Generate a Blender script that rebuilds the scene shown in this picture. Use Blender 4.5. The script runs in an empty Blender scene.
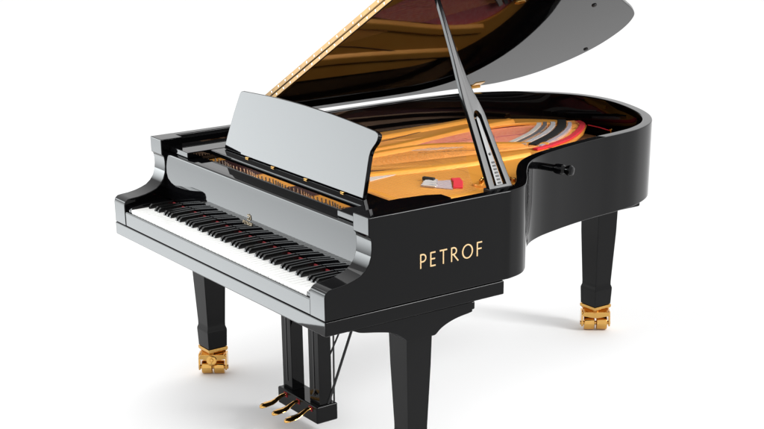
import bpy, bmesh, math, random
from mathutils import Vector, Matrix
from mathutils.geometry import tessellate_polygon
random.seed(7)
S = bpy.context.scene
COL = S.collection
R = math.radians

# ------------------------------------------------------------------ materials
def mat(name, base, rough=.4, metal=0, ior=1.5, coat=0, noise=None, bump=None, spec=.5, colramp=None):
    m = bpy.data.materials.new(name); m.use_nodes = True
    n = m.node_tree.nodes; l = m.node_tree.links; b = n['Principled BSDF']
    b.inputs['Base Color'].default_value = (*base, 1)
    b.inputs['Roughness'].default_value = rough
    b.inputs['Metallic'].default_value = metal
    b.inputs['IOR'].default_value = ior
    b.inputs['Specular IOR Level'].default_value = spec
    b.inputs['Coat Weight'].default_value = coat
    tc = n.new('ShaderNodeTexCoord')
    if noise:                                   # (scale, amount, second colour)
        t = n.new('ShaderNodeTexNoise'); t.inputs['Scale'].default_value = noise[0]; t.inputs['Detail'].default_value = 6
        l.new(tc.outputs['Object'], t.inputs['Vector'])
        r = n.new('ShaderNodeValToRGB'); r.color_ramp.elements[0].position = .5-noise[1]; r.color_ramp.elements[1].position = .5+noise[1]
        r.color_ramp.elements[0].color = (*base, 1); r.color_ramp.elements[1].color = (*noise[2], 1)
        l.new(t.outputs['Fac'], r.inputs['Fac']); l.new(r.outputs['Color'], b.inputs['Base Color'])
    if bump:                                    # (scale, strength, distance)
        t = n.new('ShaderNodeTexNoise'); t.inputs['Scale'].default_value = bump[0]; t.inputs['Detail'].default_value = 3
        l.new(tc.outputs['Object'], t.inputs['Vector'])
        p = n.new('ShaderNodeBump'); p.inputs['Strength'].default_value = bump[1]; p.inputs['Distance'].default_value = bump[2]
        l.new(t.outputs['Fac'], p.inputs['Height']); l.new(p.outputs['Normal'], b.inputs['Normal'])
    return m

LACQ = mat('black_lacquer', (.0015, .0015, .0018), .03, ior=1.275, bump=(5, .2, .0005))
SATIN = mat('satin_black', (.008, .008, .009), .28, ior=1.4, bump=(60, .1, .0005))
LIDL = mat('lid_lacquer_dimmed', (.0015, .0015, .0018), .03, ior=1.175, bump=(5, .2, .0005))  # same black lacquer, reflection weakened to darken the lid
IVORY = mat('white_key_plastic', (.86, .86, .84), .12, ior=1.45)
EBONY = mat('black_key_plastic', (.006, .006, .006), .18, ior=1.4)
BRASS = mat('polished_brass', (.72, .43, .13), .07, metal=1, noise=(14, .35, (.58, .31, .08)), bump=(90, .08, .0006))
EMBL = mat('faded_gold_emblem', (.34, .28, .19), .45, metal=.4)
HINGEM = mat('aged_brass_hinge', (.095, .055, .016), .3, metal=1, noise=(30, .35, (.06, .032, .009)))
GOLDL = mat('gold_leaf_lettering', (.66, .45, .22), .42, metal=.5, noise=(80, .4, (.74, .56, .32)))
PLATE = mat('gold_bronze_plate', (.93, .42, .07), .42, metal=.25, noise=(7, .3, (.84, .33, .045)), bump=(140, .25, .0008))
SPRUCE = mat('spruce_soundboard', (.45, .22, .09), .35, noise=(18, .3, (.33, .13, .05)))
REDF = mat('red_felt', (.62, .02, .035), .9, bump=(500, .5, .001))
DREDF = mat('dark_red_felt', (.22, .008, .014), .9)
PINKF = mat('faded_red_stringing_cloth', (.74, .11, .13), .85, noise=(60, .3, (.80, .30, .30)), bump=(400, .5, .001))
GREYF = mat('pale_grey_felt', (.55, .53, .52), .9, noise=(90, .3, (.38, .36, .37)), bump=(400, .5, .001))
DWIRE = mat('dull_string_wire', (.30, .17, .09), .45, metal=1)
DGREYF = mat('dark_grey_felt', (.12, .11, .11), .9)
WHITEF = mat('off_white_felt_and_highlight', (.62, .58, .52), .9, noise=(120, .3, (.5, .45, .42)))
LAVF = mat('lavender_grey_felt', (.34, .29, .33), .9, noise=(150, .3, (.48, .42, .45)))
STEEL = mat('steel_wire', (.62, .60, .58), .25, metal=1)
COPPER = mat('copper_wound_wire', (.62, .27, .08), .5, metal=1, bump=(900, .4, .0005))
BROWN = mat('dark_brown', (.09, .03, .012), .6)
MAROON = mat('slot_darkening_maroon', (.045, .008, .007), .7)
PINM = mat('nickel_tuning_pin', (.34, .30, .26), .3, metal=1)
RUBBER = mat('black_rubber', (.012, .012, .012), .6)
FLOORM = mat('white_studio_floor', (.90, .90, .90), .9, spec=.2, noise=(.7, .4, (.91, .91, .91)))

# ------------------------------------------------------------------ mesh helpers
def add_box(bm, x0, x1, y0, y1, z0, z1):
    v = [bm.verts.new(p) for p in ((x0,y0,z0),(x1,y0,z0),(x1,y1,z0),(x0,y1,z0),(x0,y0,z1),(x1,y0,z1),(x1,y1,z1),(x0,y1,z1))]
    for f in ((0,3,2,1),(4,5,6,7),(0,1,5,4),(1,2,6,5),(2,3,7,6),(3,0,4,7)): bm.faces.new([v[i] for i in f])
    return v
def box(*a):
    bm = bmesh.new(); add_box(bm, *a); return bm
def add_prism(bm, pts, fn, a, b, holes=()):
    """extrude a closed 2-D outline (with holes) between the parameters a and b; fn(u,v,t)->xyz"""
    loops = [list(pts)] + [list(h) for h in holes]
    flat = [p for L in loops for p in L]
    tri = tessellate_polygon([[Vector((p[0], p[1], 0)) for p in L] for L in loops]) if holes or len(pts) > 4 and holes is not None and holes != () else None
    va = [bm.verts.new(fn(p[0], p[1], a)) for p in flat]; vb = [bm.verts.new(fn(p[0], p[1], b)) for p in flat]
    if tri:
        for t in tri:
            bm.faces.new([va[i] for i in t]); bm.faces.new([vb[i] for i in reversed(t)])
    else:
        bm.faces.new(va[::-1]); bm.faces.new(vb)
    o = 0
    for L in loops:
        n = len(L)
        for i in range(n):
            j = (i+1) % n
            bm.faces.new((va[o+i], va[o+j], vb[o+j], vb[o+i]))
        o += n
def prism(*a, **k):
    bm = bmesh.new(); add_prism(bm, *a, **k); return bm
XYZ = lambda u, v, t: (u, v, t)         # outline in xy, extruded in z
YZX = lambda u, v, t: (t, u, v)         # outline in yz, extruded in x
XZY = lambda u, v, t: (u, t, v)         # outline in xz, extruded in y
def add_tube(bm, pts, r, seg=10, caps=True):
    pts = [Vector(p) for p in pts]; rings = []
    rr = r if isinstance(r, (list, tuple)) else [r]*len(pts)
    up = Vector((0,0,1)); d0 = (pts[1]-pts[0]).normalized()
    if abs(d0.z) > .9: up = Vector((1,0,0))
    for i, p in enumerate(pts):
        d = (pts[min(i+1, len(pts)-1)]-pts[max(i-1, 0)]).normalized()
        a = d.cross(up).normalized(); b = a.cross(d).normalized()
        rings.append([bm.verts.new(p+(a*math.cos(2*math.pi*k/seg)+b*math.sin(2*math.pi*k/seg))*rr[i]) for k in range(seg)])
    for i in range(len(rings)-1):
        for k in range(seg):
            bm.faces.new((rings[i][k], rings[i][(k+1)%seg], rings[i+1][(k+1)%seg], rings[i+1][k]))
    if caps: bm.faces.new(rings[0][::-1]); bm.faces.new(rings[-1])
def tube(*a, **k):
    bm = bmesh.new(); add_tube(bm, *a, **k); return bm
def lathe(base, axis, prof, seg=28):
    """prof: (distance along axis, radius)"""
    bm = bmesh.new(); ax = Vector(axis).normalized(); b = Vector(base)
    add_tube(bm, [b+ax*p[0] for p in prof], [max(p[1], 1e-4) for p in prof], seg)
    return bm
def spline(ctrl, n=10, closed=False):
    out = []; m = len(ctrl); rng = range(m if closed else m-1)
    for i in rng:
        g = (lambda k: ctrl[k % m]) if closed else (lambda k: ctrl[max(0, min(m-1, k))])
        p0, p1, p2, p3 = g(i-1), g(i), g(i+1), g(i+2)
        for s in range(n):
            t = s/n
            out.append(tuple(.5*((2*p1[k])+(-p0[k]+p2[k])*t+(2*p0[k]-5*p1[k]+4*p2[k]-p3[k])*t*t+(-p0[k]+3*p1[k]-3*p2[k]+p3[k])*t**3) for k in range(2)))
    if not closed: out.append(tuple(ctrl[-1]))
    return out
def offset(pl, d):
    out = []
    for i, p in enumerate(pl):
        a = Vector(pl[max(i-1, 0)]); b = Vector(pl[min(i+1, len(pl)-1)]); t = (b-a).normalized()
        out.append((p[0]-t.y*d, p[1]+t.x*d))
    return out
def obj(name, bm, m, parent=None, bevel=0, seg=3, smooth=True, label=None, kind=None, ang=36, skip=None):
    bmesh.ops.recalc_face_normals(bm, faces=bm.faces)
    if bevel:
        es = [e for e in bm.edges if e.is_manifold and e.calc_face_angle(0) > R(ang) and not (skip and skip(e))]
        bmesh.ops.bevel(bm, geom=es, offset=bevel, segments=seg, profile=.5, affect='EDGES', clamp_overlap=True)
    if smooth:
        for f in bm.faces: f.smooth = True
        for e in bm.edges:
            e.smooth = not (e.is_manifold and e.calc_face_angle(0) > R(38))
    me = bpy.data.meshes.new(name); bm.to_mesh(me); bm.free(); me.materials.append(m)
    o = bpy.data.objects.new(name, me); COL.objects.link(o)
    if parent: o.parent = parent
    if smooth:
        w = o.modifiers.new('wn', 'WEIGHTED_NORMAL'); w.keep_sharp = True; w.weight = 80
    if label: o['label'] = label
    if kind: o['kind'] = kind
    return o

# ------------------------------------------------------------------ the setting
fl = bmesh.new(); s_ = 60
fl.faces.new([fl.verts.new(p) for p in ((-s_,-s_,0),(s_,-s_,0),(s_,s_,0),(-s_,s_,0))])
floor = obj('floor', fl, FLOORM, kind='structure', smooth=False)

# ------------------------------------------------------------------ the piano
P = bpy.data.objects.new('grand_piano', None); COL.objects.link(P)
P['label'] = 'glossy black grand piano with raised lid standing on a white floor'
P['category'] = 'piano'

W = .735; ZT = 1.0; ZR = .692; ZB = .65
ARM = .088
# ---- case: two arms with their straight sides, then the curved rim
arm_prof = [(0,.652),(0,.77),(.004,.784),(.016,.793),(.032,.795),(.06,.797),(.09,.802),(.115,.809),(.138,.818),(.156,.832),(.170,.850),(.178,.872),(.181,.895),(.181,.915),(.179,.930),(.176,.938),(.170,.9415),(.170,ZT),(.26,ZT),(.26,ZR),(.02,ZR),(.02,.652)]
arm_prof = [(0,ZR),(0,.77)] + arm_prof[2:-2]
case = bmesh.new()
def arm(x0, x1):
    b = bmesh.new(); add_prism(b, arm_prof, YZX, x0, x1)
    bmesh.ops.recalc_face_normals(b, faces=b.faces)
    es = [e for e in b.edges if e.calc_face_angle(0) > R(30) and not all(v.co.y > .259 for v in e.verts)]
    bmesh.ops.bevel(b, geom=es, offset=.0035, segments=3, profile=.5, affect='EDGES', clamp_overlap=True)
    me = bpy.data.meshes.new('t'); b.to_mesh(me); b.free(); case.from_mesh(me); bpy.data.meshes.remove(me)
arm(W-ARM, W); arm(-W, -W+ARM)
ctrl = [(W,.26),(W,.50),(W,.70),(.733,.76),(.708,.83),(.640,.90),(.545,.98),(.462,1.065),(.412,1.16),(.378,1.28),(.352,1.40),(.334,1.52),(.320,1.65),(.296,1.77),(.235,1.89),(.135,1.985),(.0,2.05),(-.15,2.088),(-.28,2.088),(-.40,2.05),(-.52,1.96),(-.62,1.83),(-.695,1.66),(-.728,1.48),(-W,1.30),(-W,1.10),(-W,.60),(-W,.26)]
outer = spline(ctrl, 9)
RT = .040
inner = offset(outer, RT)
inner = [(min(p[0], W-RT) if i < 20 else p[0], p[1]) for i, p in enumerate(inner)]
inner[0] = (W-RT, .26); inner[-1] = (-W+RT, .26)
b = bmesh.new(); n = len(outer)
vo0 = [b.verts.new((x,y,ZR)) for x,y in outer]; vo1 = [b.verts.new((x,y,ZT)) for x,y in outer]
vi0 = [b.verts.new((x,y,ZR)) for x,y in inner]; vi1 = [b.verts.new((x,y,ZT)) for x,y in inner]
for i in range(n-1):
    b.faces.new((vo0[i],vo0[i+1],vo1[i+1],vo1[i])); b.faces.new((vi0[i+1],vi0[i],vi1[i],vi1[i+1]))
    b.faces.new((vo1[i],vo1[i+1],vi1[i+1],vi1[i])); b.faces.new((vo0[i+1],vo0[i],vi0[i],vi0[i+1]))
bmesh.ops.recalc_face_normals(b, faces=b.faces)
es = [e for e in b.edges if e.is_manifold and e.calc_face_angle(0) > R(60)]
bmesh.ops.bevel(b, geom=es, offset=.0045, segments=3, profile=.5, affect='EDGES', clamp_overlap=True)
me = bpy.data.meshes.new('t'); b.to_mesh(me); b.free(); case.from_mesh(me); bpy.data.meshes.remove(me)
obj('case_rim', case, LACQ, P)

# ---- key bed and the stepped mouldings under it
kb = bmesh.new(); add_box(kb, -W-.001, W+.001, -.001, .725, ZB-.008, ZR-.0015)
obj('key_bed', kb, LACQ, P, bevel=.004)
st = bmesh.new(); add_box(st, -W+.004, W-.004, .33, .604, .611, ZB-.0095)
obj('key_bed_moulding', st, LACQ, P, bevel=.006)
def leg_block(sx):
    # plate that carries the leg, its lower edge swept up in a curve fore and aft
    bm = bmesh.new()
    low = spline([(.088,.6405),(.105,.640),(.128,.630),(.150,.6245),(.20,.615),(.255,.602),(.288,.586),(.31,.568),(.322,.556)], 4)+spline([(.432,.556),(.44,.560),(.458,.574),(.49,.588),(.53,.598),(.585,.605),(.590,.6105)], 4)
    add_prism(bm, low+[(.590,.6400),(.088,.6415)], YZX, sx*(W-.012-.085), sx*(W-.003))
    return bm
for sx in (1, -1):
    obj('leg_bracket', leg_block(sx), LACQ, P, bevel=.002, seg=2)
obj('case_block', box(.06,.205,1.77,1.885,.648,ZR-.001), LACQ, P, bevel=.008)

# floor of the case (keeps light from falling through)
inb = offset(outer, .03)
obj('case_bottom', prism([(p[0], p[1]) for p in inb], XYZ, .70, .712), SATIN, P, smooth=False)

# ---- keys
KY0, KY1, KZ = .0115, .176, .760
pitch = 1.2267/52
obj('key_frame', box(-.613,.613,.012,.30,.70,.735), SATIN, P)
for i in range(52):
    x = -.61335+i*pitch
    obj('white_key', box(x+.0010, x+pitch-.0010, KY0, KY1+.004, KZ-.022, KZ), IVORY, P, bevel=.0012, seg=2)
names = 'ABCDEFG'
for i in range(51):
    if names[i % 7] in 'ACDFG':
        x = -.61335+(i+1)*pitch; bm = bmesh.new()
        prof = [(.074,KZ-.004),(.076,KZ+.008),(.086,KZ+.0165),(KY1+.001,KZ+.0165),(KY1+.001,KZ-.004)]
        add_prism(bm, prof, YZX, x-.0066, x+.0066)
        for v in bm.verts:
            if v.co.z > KZ+.004: v.co.x = x+(v.co.x-x)*.80
        obj('black_key', bm, EBONY, P, bevel=.0012, seg=2)
obj('name_board_felt', box(-.612,.612,KY1-.004,KY1+.001,KZ+.001,KZ+.0105), DREDF, P, smooth=False)
# slip and key blocks
slip = prism([(.002,ZR+.001),(.002,.742),(.005,.7475),(.0095,.7475),(.0095,ZR+.001)], YZX, -.6455, .6455)
obj('key_slip', slip, LACQ, P, bevel=.0015, seg=2)
for sx in (1, -1):
    kbk = prism([(.0105,ZR+.001),(.0105,.755),(.018,.766),(.06,.772),(.175,.774),(.175,ZR+.001)], YZX, sx*.6155, sx*.6465)
    obj('key_block', kbk, LACQ, P, bevel=.002, seg=2)
# fallboard: upright mirror-like board above the keys
fb = prism([(.178,KZ+.016),(.179,.80),(.182,.86),(.187,.925),(.188,.942),(.190,.946),(.195,.949),(.212,.9495),(.212,.92),(.206,.80),(.206,KZ+.016)], YZX, -.6465, .6465)
FB = obj('fallboard', fb, LACQ, P, bevel=.0015, seg=2)
obj('fallboard_rail', box(-.6465,.6465,.2135,.270,.925,.9470), LACQ, P, bevel=.002, seg=2)

# ---- lettering: strokes as flat gold ribbons, (letter strokes in units of cap height)
def stroke_ribbon(bm, pts, w, fn, t0, t1, closed=False):
    pts = [Vector((p[0], p[1])) for p in pts]; n = len(pts); L=[]; Rr=[]
    for i in range(n):
        a = pts[(i-1) % n] if closed or i else pts[0]; c = pts[(i+1) % n] if closed or i < n-1 else pts[-1]
        t = (c-a).normalized(); nn = Vector((-t.y, t.x))
        ww = w*(1.0 if not closed else (.85+.3*abs(nn.x)))
        L.append(pts[i]+nn*ww/2); Rr.append(pts[i]-nn*ww/2)
    m = n if closed else n-1
    for i in range(m):
        j = (i+1) % n
        q = [L[i], L[j], Rr[j], Rr[i]]
        va = [bm.verts.new(fn(v.x, v.y, t0)) for v in q]; vb = [bm.verts.new(fn(v.x, v.y, t1)) for v in q]
        bm.faces.new(va); bm.faces.new(vb[::-1])
        for k in range(4): bm.faces.new((va[k], va[(k+1)%4], vb[(k+1)%4], vb[k]))
def arc(cx, cy, rx, ry, a0, a1, n=14):
    return [(cx+rx*math.cos(R(a0+(a1-a0)*i/n)), cy+ry*math.sin(R(a0+(a1-a0)*i/n))) for i in range(n+1)]
LET = {
 'P': (.50, [([(0.05,0),(0.05,1)],0), ([(0.05,.96)]+arc(.22,.71,.25,.25,90,-90)+[(0.05,.46)],0)]),
 'E': (.46, [([(0.05,0),(0.05,1)],0), ([(0.05,.96),(.44,.96)],0), ([(0.05,.52),(.40,.52)],0), ([(0.05,.04),(.45,.04)],0)]),
 'T': (.62, [([(.31,0),(.31,1)],0), ([(0,.96),(.62,.96)],0)]),
 'R': (.62, [([(0.05,0),(0.05,1)],0), ([(0.05,.96)]+arc(.22,.73,.24,.23,90,-90)+[(0.05,.50)],0), ([(.20,.50),(.62,0)],0)]),
 'O': (.92, [(arc(.46,.5,.42,.47,0,345,24),1)]),
 'F': (.46, [([(0.05,0),(0.05,1)],0), ([(0.05,.96),(.46,.96)],0), ([(0.05,.52),(.42,.52)],0)]),
}
def word(txt, h, gap, w, fn, t0, t1, o0):
    x = 0; out = []
    for k, ch in enumerate(txt):
        wd, strokes = LET[ch]; bm = bmesh.new()
        for si, (s, c) in enumerate(strokes):
            d = .00012*si
            stroke_ribbon(bm, [(o0[0]+(x+p[0])*h, o0[1]+p[1]*h) for p in s], w, fn, t0, t1+d, bool(c))
        out.append(bm); x += wd+gap
    return out, x-gap
_, wl = word('PETROF', 1, .17, .1, XYZ, 0, 1, (0,0))
hh = .0485
for bm in word('PETROF', hh, (.256/hh-(wl-5*.17))/5, .0046, YZX, W-.001, W+.0012, (.369,.7985))[0]:
    obj('side_lettering', bm, GOLDL, P, smooth=False)
# small name mark and crest on the fallboard
hs = .011
fnf = lambda u, v, t: (u, t+(v-.80)*.08, v)
for bm in word('PETROF', hs, .42, .0013, fnf, .1785, .1752, (-.062,.806))[0]:
    obj('emblem', bm, EMBL, FB, smooth=False)
bm = bmesh.new()
stroke_ribbon(bm, arc(-.022,.832,.012,.009,200,520,14), .0013, fnf, .1785, .1752)
stroke_ribbon(bm, [(-.034,.843),(-.029,.838),(-.022,.846),(-.015,.838),(-.010,.843)], .0013, fnf, .1785, .1753)
stroke_ribbon(bm, [(-.022,.826),(-.022,.838)], .0013, fnf, .1785, .1754)
obj('emblem', bm, EMBL, FB, smooth=False)

# ---- music shelf and desk
obj('music_shelf', box(-.60,.60,.303,.415,.952,.970), LACQ, P, bevel=.003)
for sx in (1, -1):
    pts = [(.505,.205),(.6465,.205),(.6465,.56),(.600,.60),(.545,.60),(.52,.55),(.505,.45)]
    obj('shelf_rail', prism([(sx*a, b_) for a, b_ in pts], XYZ, .950, .9715), LACQ, P, bevel=.003)
dn = Vector((0,.06,.215)).normalized(); dw = Vector((0,.215,-.06)).normalized()
half = [(.450,.0),(.447,.03),(.444,.06),(.441,.09),(.438,.115),(.436,.14),(.438,.158),(.446,.172),(.456,.186),(.462,.199),(.463,.213),(.458,.221),(.44,.2265)]
top = [(.36,.2315),(.27,.236),(.18,.2395),(.09,.2412),(0,.242)]
ol = half+top; ol = ol+[(-a, b_) for a, b_ in reversed(top[:-1])]+[(-.415,.2285),(-.432,.224),(-.439,.215),(-.447,.18),(-.456,.14),(-.464,.09),(-.470,.05),(-.474,.0)]
fd = lambda u, v, t: tuple(Vector((u-.008,.35,.9725))+dn*v+dw*t)
obj('music_desk', prism(ol, fd, 0, .017), LACQ, P, bevel=.0028)
for x in (-.3, -.12, .10, .33):
    obj('desk_hinge', box(x-.010,x+.010,.340,.350,.9705,.9745), BRASS, P, bevel=.001, seg=1)

# ---- inside: soundboard, cast plate, bridges, felts, strings, pins
sbo = offset(outer, .069); sbo = [p for p in sbo]
sb = [(W-.09,.25)]+[p for p in sbo if p[1] > .63]+[(-W+.09,.25)]
obj('soundboard', prism(sb, XYZ, .835, .845), SPRUCE, P, smooth=False)
ZP = .885
plate_o = [(-.692,.245),(-.692,1.40),(-.685,1.62),(-.655,1.80),(-.59,1.93),(-.48,2.02),(-.37,2.045),(-.28,2.02),(-.17,1.90),(-.09,1.78),(-.03,1.66),(.03,1.52),(.12,1.36),(.24,1.20),(.38,1.06),(.50,.965),(.60,.875),(.640,.76),(.643,.245)]
H1 = spline([(-.400,1.10),(-.43,1.30),(-.480,1.52),(-.50,1.70),(-.47,1.84),(-.39,1.93),(-.30,1.925),(-.19,1.80),(-.10,1.64),(-.12,1.54),(-.22,1.40),(-.33,1.23)], 5, True)
H2 = spline([(-.26,.70),(-.19,.84),(-.08,1.06),(-.05,1.055),(-.10,.87),(-.17,.70)], 5, True)
H3 = spline([(.03,.72),(.05,.86),(.105,1.03),(.165,1.00),(.155,.84),(.14,.72)], 5, True)
pl = prism(plate_o, XYZ, ZP-.012, ZP, holes=[H1,H2])
obj('cast_iron_plate', pl, PLATE, P, bevel=.003, seg=2)
def rib(pts, w, h, z=ZP):
    bm = bmesh.new()
    L = offset(pts, w/2); Q = offset(pts, -w/2); L2 = offset(pts, w/4); Q2 = offset(pts, -w/4); n = len(pts)
    rows = [[bm.verts.new((*p, zz)) for p in row] for row, zz in ((L, z-.002), (L2, z+h), (Q2, z+h), (Q, z-.002))]
    for r_ in range(4):
        for i in range(n-1):
            a, c = rows[r_], rows[(r_+1) % 4]; bm.faces.new((a[i], a[i+1], c[i+1], c[i]))
    bm.faces.new([rows[k][0] for k in range(4)]); bm.faces.new([rows[k][-1] for k in range(3,-1,-1)])
    return bm
ribs = [[(-.60,.62),(-.60,1.1),(-.64,1.70)], [(-.43,.62),(-.425,1.09),(-.505,1.55),(-.525,1.80)], [(-.32,.62),(-.355,1.14),(-.22,1.42),(-.07,1.62)],
        [(-.12,.62),(-.02,1.08),(.0,1.45)], [(.36,.62),(.37,.84),(.38,1.0)], [(.50,.62),(.50,.88)]]
for r_ in ribs: obj('plate_strut', rib(spline(r_, 8), .058, .013), PLATE, P, bevel=.004, seg=2)
obj('plate_strut', rib([(-.64,.60),(.64,.60)], .05, .014), PLATE, P, bevel=.004, seg=2)
# cloth and bridges inside the windows
obj('cloth_and_highlight', prism([(-.38,1.06),(-.52,1.70),(-.50,1.90),(-.36,1.96),(-.25,1.93),(-.07,1.66),(-.10,1.50),(-.30,1.15)], XYZ, .862, .868), PINKF, P, smooth=False)
def strip(pts, w, z0, z1):
    L = offset(pts, w/2); Q = offset(pts, -w/2)
    return prism(L+Q[::-1], XYZ, z0, z1, holes=())
cA = spline([(-.372,1.955),(-.285,1.88),(-.18,1.735),(-.085,1.545)], 8)
obj('bass_bridge', strip(cA, .036, .868, .900), RUBBER, P, smooth=False)
obj('bridge_felt', strip(offset(cA, -.040)[3:], .020, .868, .8975), GREYF, P, smooth=False)
obj('bridge_felt', strip(offset(cA, -.074)[3:], .016, .868, .897), DGREYF, P, smooth=False)
obj('bridge_felt', strip(offset(cA, -.100)[4:], .020, .868, .8965), WHITEF, P, smooth=False)
obj('bridge_felt', strip(offset(cA, .032)[3:], .016, .868, .897), LAVF, P, smooth=False)
cF = spline([(-.335,2.015),(-.27,1.985),(-.175,1.87),(-.10,1.745),(-.055,1.61),(-.04,1.52)], 8)
obj('hitch_felt', strip(cF, .026, ZP+.0005, ZP+.010), REDF, P, bevel=.002, seg=1)
obj('hitch_felt', strip([(.150,.968),(.195,.945),(.262,.892)], .036, ZP+.0005, ZP+.009), REDF, P, bevel=.002, seg=1)
obj('treble_bridge', strip(spline([(-.20,1.36),(-.06,1.16),(.10,.98),(.30,.86),(.48,.76)], 6), .03, .845, .880), SPRUCE, P)
for pts in ([(-.50,.66),(-.53,1.05),(-.59,1.35),(-.665,1.62)], [(-.385,.66),(-.385,1.08)], [(-.17,.66),(-.06,1.10),(-.03,1.45)], [(-.29,1.12),(-.15,1.40),(-.02,1.62)]):
    obj('plate_dark_line', strip(spline(pts, 6), .005, ZP+.0005, ZP+.0018), BROWN, P, smooth=False)  # thin dark brown lines laid on the plate
# strings, the largest that show as parts of their own
def string(a, b_, r, m):
    obj('string', tube([a, b_], r, 5, caps=False), m, P, smooth=False)
nb = 38
arcpts = cF
for i in range(nb):
    t = i/(nb-1); q = arcpts[int(t*(len(arcpts)-1))]
    string((-.60+.36*t, .50, .897), (q[0]-.008, q[1]-.01, .895), .00042, COPPER)
for i in range(60):
    t = i/59; x0 = -.22+.82*t; x1 = x0-.14*(1-t)-.02
    y1 = 1.52-.74*t**.72 if t > .03 else 1.50
    string((x0, .50, .893), (x1, y1, .889), .0004, DWIRE)
cnt = 0; stuff = bmesh.new()
for row in range(4):
    for i in range(58):
        x = -.60+i*.0208+row*.005; y = .285+row*.028+.006*math.sin(i*.7)
        prof = [(0,.0042),(.012,.0042),(.013,.0034),(.028,.0032),(.030,.0026)]
        if row < 2 and cnt < 100:
            cnt += 1; obj('tuning_pin', lathe((x,y,ZP-.001), (0,-.12,1), prof, 8), PINM, P)
        else:
            m_ = lathe((x,y,ZP-.001), (0,-.12,1), prof, 6); me = bpy.data.meshes.new('t'); m_.to_mesh(me); m_.free(); stuff.from_mesh(me); bpy.data.meshes.remove(me)
obj('tuning_pins', stuff, PINM, P, kind='stuff')
for bx, by, br in ((.275,1.00,.036),(.325,1.09,.030),(.36,1.03,.026)):
    obj('plate_boss', lathe((bx,by,ZP-.002), (0,0,1), [(0,br),(.006,br),(.010,br*.95),(.011,br*.88),(.010,br*.82),(.003,br*.80),(.003,.001)], 28), PLATE, P)
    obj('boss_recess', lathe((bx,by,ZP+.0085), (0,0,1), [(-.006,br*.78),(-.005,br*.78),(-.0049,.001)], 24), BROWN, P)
    for k in range(3):
        a = R(40+120*k); obj('plate_bolt', lathe((bx+br*.42*math.cos(a),by+br*.42*math.sin(a),ZP+.002), (0,0,1), [(0,.007),(.020,.007),(.023,.005)], 6), BRASS, P)
obj('cloth_and_highlight', prism([(.155,.805),(.112,.850),(.150,.945),(.262,.868)], XYZ, ZP+.0005, ZP+.004), LAVF, P, smooth=False)
for k in range(6):
    t = k/5; a0 = Vector((.155-.043*t,.805+.045*t)); a1 = Vector((.262-.112*t,.868+.077*t)); d_ = (a1-a0)*.46
    a0 = a0+(a1-a0)*.04*(k%2)
    obj('bridge_felt', strip([tuple(a0), tuple(a0+d_)], .011, ZP+.0042, ZP+.009), (WHITEF, GREYF)[k % 2], P, smooth=False)
for x0, x1 in ((-.63,-.36),(-.12,.03),(.24,.36)):
    obj('slot_darkening', box(x0,x1,.262,.52,ZP+.0005,ZP+.004), MAROON, P, smooth=False)  # maroon strips added to darken the plate seen through the desk opening
obj('damper_rail', strip([(.085,.865),(.13,.885)], .016, ZP, ZP+.016), RUBBER, P, bevel=.002, seg=1)

obj('cloth_and_highlight', prism([(-0.367, 1.077), (-0.421, 1.278), (-0.467, 1.535), (-0.31, 1.426), (-0.347, 1.223)], XYZ, ZP+.0004, ZP+.003), PINKF, P, smooth=False)
obj('cloth_and_highlight', prism([(-0.358, 1.075), (-0.34, 1.217), (-0.302, 1.42), (-0.24, 1.381), (-0.29, 1.18)], XYZ, ZP+.0004, ZP+.003), WHITEF, P, smooth=False)  # pale wedge laid on the plate as a painted highlight
obj('cloth_and_highlight', prism([(-0.109, 0.756), (-0.081, 0.979), (-0.046, 0.972), (-0.044, 0.83), (-0.019, 0.698)], XYZ, ZP+.0004, ZP+.003), WHITEF, P, smooth=False)  # second plate highlight, put in as an off-white wedge
obj('felt_cord', tube([(-.235,1.985,.896),(-.16,1.983,.898),(-.083,1.977,.897)], .0022, 8), REDF, P)
obj('cord_pin', lathe((-.083,1.977,.845), (0,0,1), [(0,.004),(.050,.004),(.052,.007),(.060,.007),(.062,.004)], 12), BRASS, P)

# ---- lid with its folded front flap, in hinge coordinates (u up the slope, y along the hinge)
HX, HZ, AL = -.735, 1.012, R(30)
U = Vector((math.cos(AL),0,math.sin(AL))); N = Vector((-math.sin(AL),0,math.cos(AL)))
lidf = lambda u, v, t: tuple(Vector((HX,0,HZ))+U*u+Vector((0,v,0))+N*t)
YF = .622
lid_ctrl = [(1.50,.78),(1.495,.90),(1.43,1.0),(1.32,1.10),(1.235,1.22),(1.185,1.36),(1.15,1.50),(1.10,1.62),(1.00,1.76),(.87,1.90),(.74,2.085),(.64,2.165),(.50,2.212),(.33,2.215),(.18,2.160),(.06,2.05),(-.0,1.90),(-.008,1.75)]
lid_ctrl[8:10] = [(1.02,1.74),(.90,1.875)]
lo = [(-.008,YF),(1.50,YF)]+spline(lid_ctrl, 7)
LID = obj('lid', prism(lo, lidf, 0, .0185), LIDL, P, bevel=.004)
flap = [(.0,YF+.001),(1.50,YF+.001),(1.50,1.05),(0,1.05)]
obj('front_flap', prism(flap, lidf, .0210, .0395), LACQ, LID, bevel=.004)
for a, c in ((.0025,.0180),(.0215,.0385)):
    obj('piano_hinge', prism([(.02,YF-.0022),(1.48,YF-.0022),(1.48,YF-.0004),(.02,YF-.0004)], lidf, a, c), HINGEM, LID, smooth=False)
obj('piano_hinge', tube([lidf(.02,YF-.003,.0198), lidf(1.48,YF-.003,.0198)], .0028, 8), HINGEM, LID)
for k in range(24):
    u = .06+k*.06
    for h in (.0100,.0300):
        obj('hinge_screw', lathe(lidf(u+(0 if h < .015 else .03),YF-.0018,h), (0,-1,0), [(0,.0034),(.0012,.0034),(.0018,.002)], 8), STEEL, LID)
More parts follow.
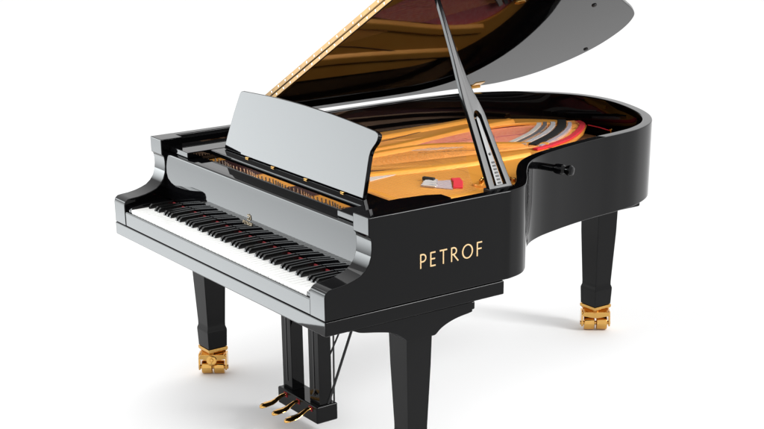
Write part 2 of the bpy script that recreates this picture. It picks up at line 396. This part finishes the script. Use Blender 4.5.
for y in (.80, 1.76):
    obj('lid_hinge', tube([(HX-.001,y-.03,1.007),(HX-.001,y+.03,1.007)], .006, 10), BRASS, LID)
obj('lid_hinge', prism([(.004,1.735),(.05,1.735),(.05,1.785),(.004,1.785)], lidf, -.0025, .001), BRASS, LID, bevel=.0008, seg=1)
for u, y in ((.86,1.765),(.315,2.165),(1.40,.92)):
    obj('rubber_bumper', lathe(lidf(u,y,.001), -N, [(0,.011),(.005,.010),(.007,.007)], 16), RUBBER, LID)
obj('prop_socket', prism(arc(.985,1.29,.017,.024,0,345,20), lidf, -.004, .001), BRASS, LID, bevel=.001, seg=1)
obj('prop_socket', prism(arc(1.205,.745,.022,.026,0,345,20), lidf, -.004, .001), BRASS, LID, bevel=.001, seg=1)

# ---- lid prop: slotted flat stick from the treble rim to the lid
pb = Vector((.66,0,.985)); pt = Vector(lidf(1.205,0,-.003)); pd = (pt-pb); PLn = pd.length; pd.normalize(); pn = Vector((pd.z,0,-pd.x))
prf = lambda s, v, t: tuple(pb+pd*s+Vector((0,v,0))+pn*t)
LID_STICK = mat('lid_prop_lacquer', (.0035,.0035,.0038), .10, ior=1.2)
po = [(0,.712),(.15,.716),(.278,.7185),(.315,.716),(.345,.719),(.477,.7305),(.60,.736),(PLn,.738),(PLn,.751),(.60,.752),(.475,.756),(.40,.763),(.345,.771),(.31,.781),(.27,.790),(.15,.800),(0,.812)]
slot = [(.0,.752)]
sl = [(.016,.738),(.262,.7425),(.276,.7495),(.279,.757),(.275,.7645),(.262,.7715),(.016,.788)]
PR = obj('lid_prop', prism(po, prf, -.008, .008, holes=[sl]), LID_STICK, P, bevel=.0022, seg=2)
obj('prop_ladder', prism([(.004,.7475),(.250,.7500),(.262,.757),(.250,.7640),(.004,.7785)], prf, -.006, .005), LACQ, PR, bevel=.0015, seg=2)
obj('prop_pivot', lathe(prf(.125,.7605,.004), pn, [(0,.0045),(.003,.0045),(.004,.002)], 12), SATIN, PR)
for k in range(7):
    obj('prop_notch', prism([(.020+.012*k,.7570),(.026+.012*k,.7570),(.026+.012*k,.7700),(.020+.012*k,.7700)], prf, .0035, .0062), RUBBER, PR, smooth=False)
obj('prop_foot', box(.635,.685,.708,.818,.970,.994), SATIN, P, bevel=.003)

# ---- lid lock knob on the waist of the rim
kd = Vector((.13,.055,-.004)).normalized()
kp = Vector((.395,1.135,.966))
obj('lock_knob', lathe(kp, kd, [(0,.013),(.085,.013),(.09,.017),(.10,.019),(.118,.019),(.124,.016),(.130,.013),(.142,.019),(.152,.020),(.160,.015),(.163,.004)], 20), LACQ, P)

# ---- legs
CAMR = Vector((math.cos(.928), math.sin(.928), 0)); CAMF = Vector((-math.sin(.928), math.cos(.928), 0))
def make_leg(cx, cy, ztop, k=1.0, brake=True):
    bm = bmesh.new()
    st_ = [(ztop,.0535*k),(.45,.0495*k),(.222,.0408*k),(.208,.0408*k),(.194,.0448*k),(.187,.0450*k),(.118,.0425*k)]
    rings = []
    for z, h in st_:
        rings.append([bm.verts.new((cx+a*h, cy+b_*h, z)) for a, b_ in ((-1,-1),(1,-1),(1,1),(-1,1))])
    for i in range(len(rings)-1):
        for q in range(4): bm.faces.new((rings[i][q], rings[i][(q+1)%4], rings[i+1][(q+1)%4], rings[i+1][q]))
    bm.faces.new(rings[0]); bm.faces.new(rings[-1][::-1])
    L = obj('leg', bm, LACQ, P, bevel=.0025, seg=2, ang=25)
    bm = bmesh.new()
    rings = []
    for z, h in ((.1165,.0445*k),(.104,.0445*k),(.096,.038*k),(.088,.036*k)):
        rings.append([bm.verts.new((cx+a*h, cy+b_*h, z)) for a, b_ in ((-1,-1),(1,-1),(1,1),(-1,1))])
    for i in range(3):
        for q in range(4): bm.faces.new((rings[i][q], rings[i][(q+1)%4], rings[i+1][(q+1)%4], rings[i+1][q]))
    bm.faces.new(rings[0]); bm.faces.new(rings[-1][::-1])
    obj('caster_socket', bm, BRASS, L, bevel=.002, seg=2)
    # frame: a bridge with two side cheeks around the twin wheels
    c = Vector((cx, cy, 0)) - CAMF*.012*k
    def q3(r_, f, z): return tuple(c+CAMR*r_*k+CAMF*f*k+Vector((0,0,z)))
    for s in (-1, 1):
        bm = prism([(-.026,.022),(-.030,.034),(-.024,.060),(-.016,.088),(.030,.088),(.030,.040),(.018,.022)], lambda u, v, t: q3(t, u, v), s*.051, s*.058)
        obj('caster_frame', bm, BRASS, L, bevel=.002, seg=2)
    bm = prism([(-.058,.072),(-.048,.090),(.048,.090),(.058,.072),(.046,.070),(.020,.064),(0,.061),(-.020,.064),(-.046,.070)], lambda u, v, t: q3(u, t, v), -.030, .030)
    obj('caster_frame', bm, BRASS, L, bevel=.002, seg=2)
    for s in (-1, 1):
        o = Vector(q3(s*.003 if s > 0 else -.003, 0, .028*k+.0)); 
        obj('caster_wheel', lathe(o, CAMR*s, [(0,.018),(.001,.026*k),(.003,.0280*k),(.040*k,.0280*k),(.043*k,.026*k),(.044*k,.012)], 36), BRASS, L)
    obj('caster_axle', tube([q3(-.061,0,.028*k), q3(.061,0,.028*k)], .009, 16), BRASS, L)
    if brake: obj('caster_brake', lathe(q3(-.002,-.028,.066), -CAMF+Vector((0,0,.35)), [(0,.021),(.006,.021),(.009,.017),(.010,.013),(.006,.011),(.008,.009),(.013,.006),(.014,.001)], 24), BRASS, L)
make_leg(-.683,.362,.610)
make_leg(.668,.378,.610)
make_leg(-.140,1.985,.700,1.10,False)

# ---- pedal lyre
YB0, YB1 = .335, .428
obj('lyre_box', box(-.135,.140,YB0,YB1,.052,.120), LACQ, P, bevel=.006)
for x, w in ((-.092,.032),(.096,.034)):
    b_ = bmesh.new(); add_box(b_, x-w, x+w, .355, .410, .1205, .642)
    LP = obj('lyre_post', b_, LACQ, P, bevel=.002, seg=2)
    add = [(-.55,.07),(.07,.55)]
    obj('post_strip', box(x-w*.10, x+w*.10, .353, .3555, .15, .62), SATIN, LP, smooth=False)  # narrow satin-black strip down the front of the post
for a, c, r_ in (((.130,.611,.645),(.130,.392,.119),.0052),((.131,.425,.645),(.131,.418,.119),.0034),((.100,.618,.645),(.100,.345,.155),.0036)):
    obj('pedal_rod', tube([a, c], r_, 10), SATIN, P)
for x in (-.055,.032,.119):
    bm = bmesh.new()
    st_ = [(.345,.104,.008,.006),(.33,.106,.009,.006),(.315,.104,.0095,.006),(.30,.097,.011,.006),(.285,.090,.014,.0065),(.268,.086,.0185,.007),(.250,.085,.0205,.0074),(.235,.083,.019,.007),(.224,.080,.012,.005),(.220,.078,.004,.002)]
    rings = []
    for y, z, w, h in st_:
        rings.append([bm.verts.new((x-.02+w*math.cos(2*math.pi*k/14), y, z+h*math.sin(2*math.pi*k/14))) for k in range(14)])
    for i in range(len(rings)-1):
        for k in range(14): bm.faces.new((rings[i][k], rings[i][(k+1)%14], rings[i+1][(k+1)%14], rings[i+1][k]))
    bm.faces.new(rings[0]); bm.faces.new(rings[-1][::-1])
    PD = obj('pedal', bm, BRASS, P)
    obj('pedal_felt', box(x-.02-.011, x-.02+.011, .3325, .3349, .095, .114), DREDF, PD, smooth=False)

# ------------------------------------------------------------------ camera
cam = bpy.data.cameras.new('camera'); co = bpy.data.objects.new('camera', cam); COL.objects.link(co)
yaw, t, f, sx, sy = .928, -.385, 1509.004, 45.48, 177.407
F_ = Vector((-math.sin(yaw)*math.cos(t), math.cos(yaw)*math.cos(t), math.sin(t))); R_ = Vector((math.cos(yaw), math.sin(yaw), 0)); U_ = R_.cross(F_)
M = Matrix((R_, U_, -F_)).transposed().to_4x4(); M.translation = (4.493,-2.415,2.264)
co.matrix_world = M
cam.sensor_width = 36; cam.lens = f/764*36
cam.shift_x = -sx/764; cam.shift_y = sy/764
cam.clip_start = .05; cam.clip_end = 300
S.camera = co

# ------------------------------------------------------------------ light
def area(name, loc, target, w, h, rad, col=(1,1,1)):
    L = bpy.data.lights.new(name, 'AREA'); L.shape = 'RECTANGLE'; L.size = w; L.size_y = h
    L.energy = rad*w*h*math.pi; L.color = col
    o = bpy.data.objects.new(name, L); COL.objects.link(o); o.location = loc
    d = Vector(target)-Vector(loc); o.rotation_euler = d.to_track_quat('-Z', 'Y').to_euler()
    return o
def panel(name, c, d, w, h, rad, col, spread, roll=0):
    o = area(name, c, tuple(Vector(c)+Vector(d)), w, h, rad, col); o.data.spread = R(spread)
    o.rotation_euler = (o.rotation_euler.to_matrix() @ Matrix.Rotation(R(roll), 3, 'Z')).to_euler(); return o
panel('low_softbox', (-1.0,-.67,.505), (.74,.56,.36), 1.6, .78, .84, (.93,.98,1), 50, -6)
panel('high_softbox', (-1.17,-.66,1.48), (.74,.63,-.02), 1.6, 1.30, 1.95, (.93,.98,1), 60)
area('rear_fill', (3.3,3.2,3.3), (.25,.9,1.0), 1.7, 1.7, 2.9).data.spread = R(48)  # unseen lamp, added to brighten the plate and the prop
area('overhead_fill', (-1.6,-.7,4.4), (-.2,.4,0), 3.2, 3.0, 2.3)  # unseen lamp, added to whiten the floor

w = bpy.data.worlds.new('World'); S.world = w; w.use_nodes = True
nt = w.node_tree; bg = nt.nodes['Background']
tc = nt.nodes.new('ShaderNodeTexCoord')
dot = nt.nodes.new('ShaderNodeVectorMath'); dot.operation = 'DOT_PRODUCT'; dot.inputs[1].default_value = (-.75,.66,0)
nt.links.new(tc.outputs['Generated'], dot.inputs[0])
ramp = nt.nodes.new('ShaderNodeMapRange'); ramp.inputs['From Min'].default_value = .2; ramp.inputs['From Max'].default_value = .95
ramp.inputs['To Min'].default_value = 1.12; ramp.inputs['To Max'].default_value = 1.2
nt.links.new(dot.outputs['Value'], ramp.inputs['Value'])
nt.links.new(ramp.outputs['Result'], bg.inputs['Strength']); bg.inputs['Color'].default_value = (1,1,1,1)

S.view_settings.view_transform = 'Standard'; S.view_settings.look = 'None'; S.view_settings.exposure = 0; S.view_settings.gamma = 1
S.render.engine = 'CYCLES'
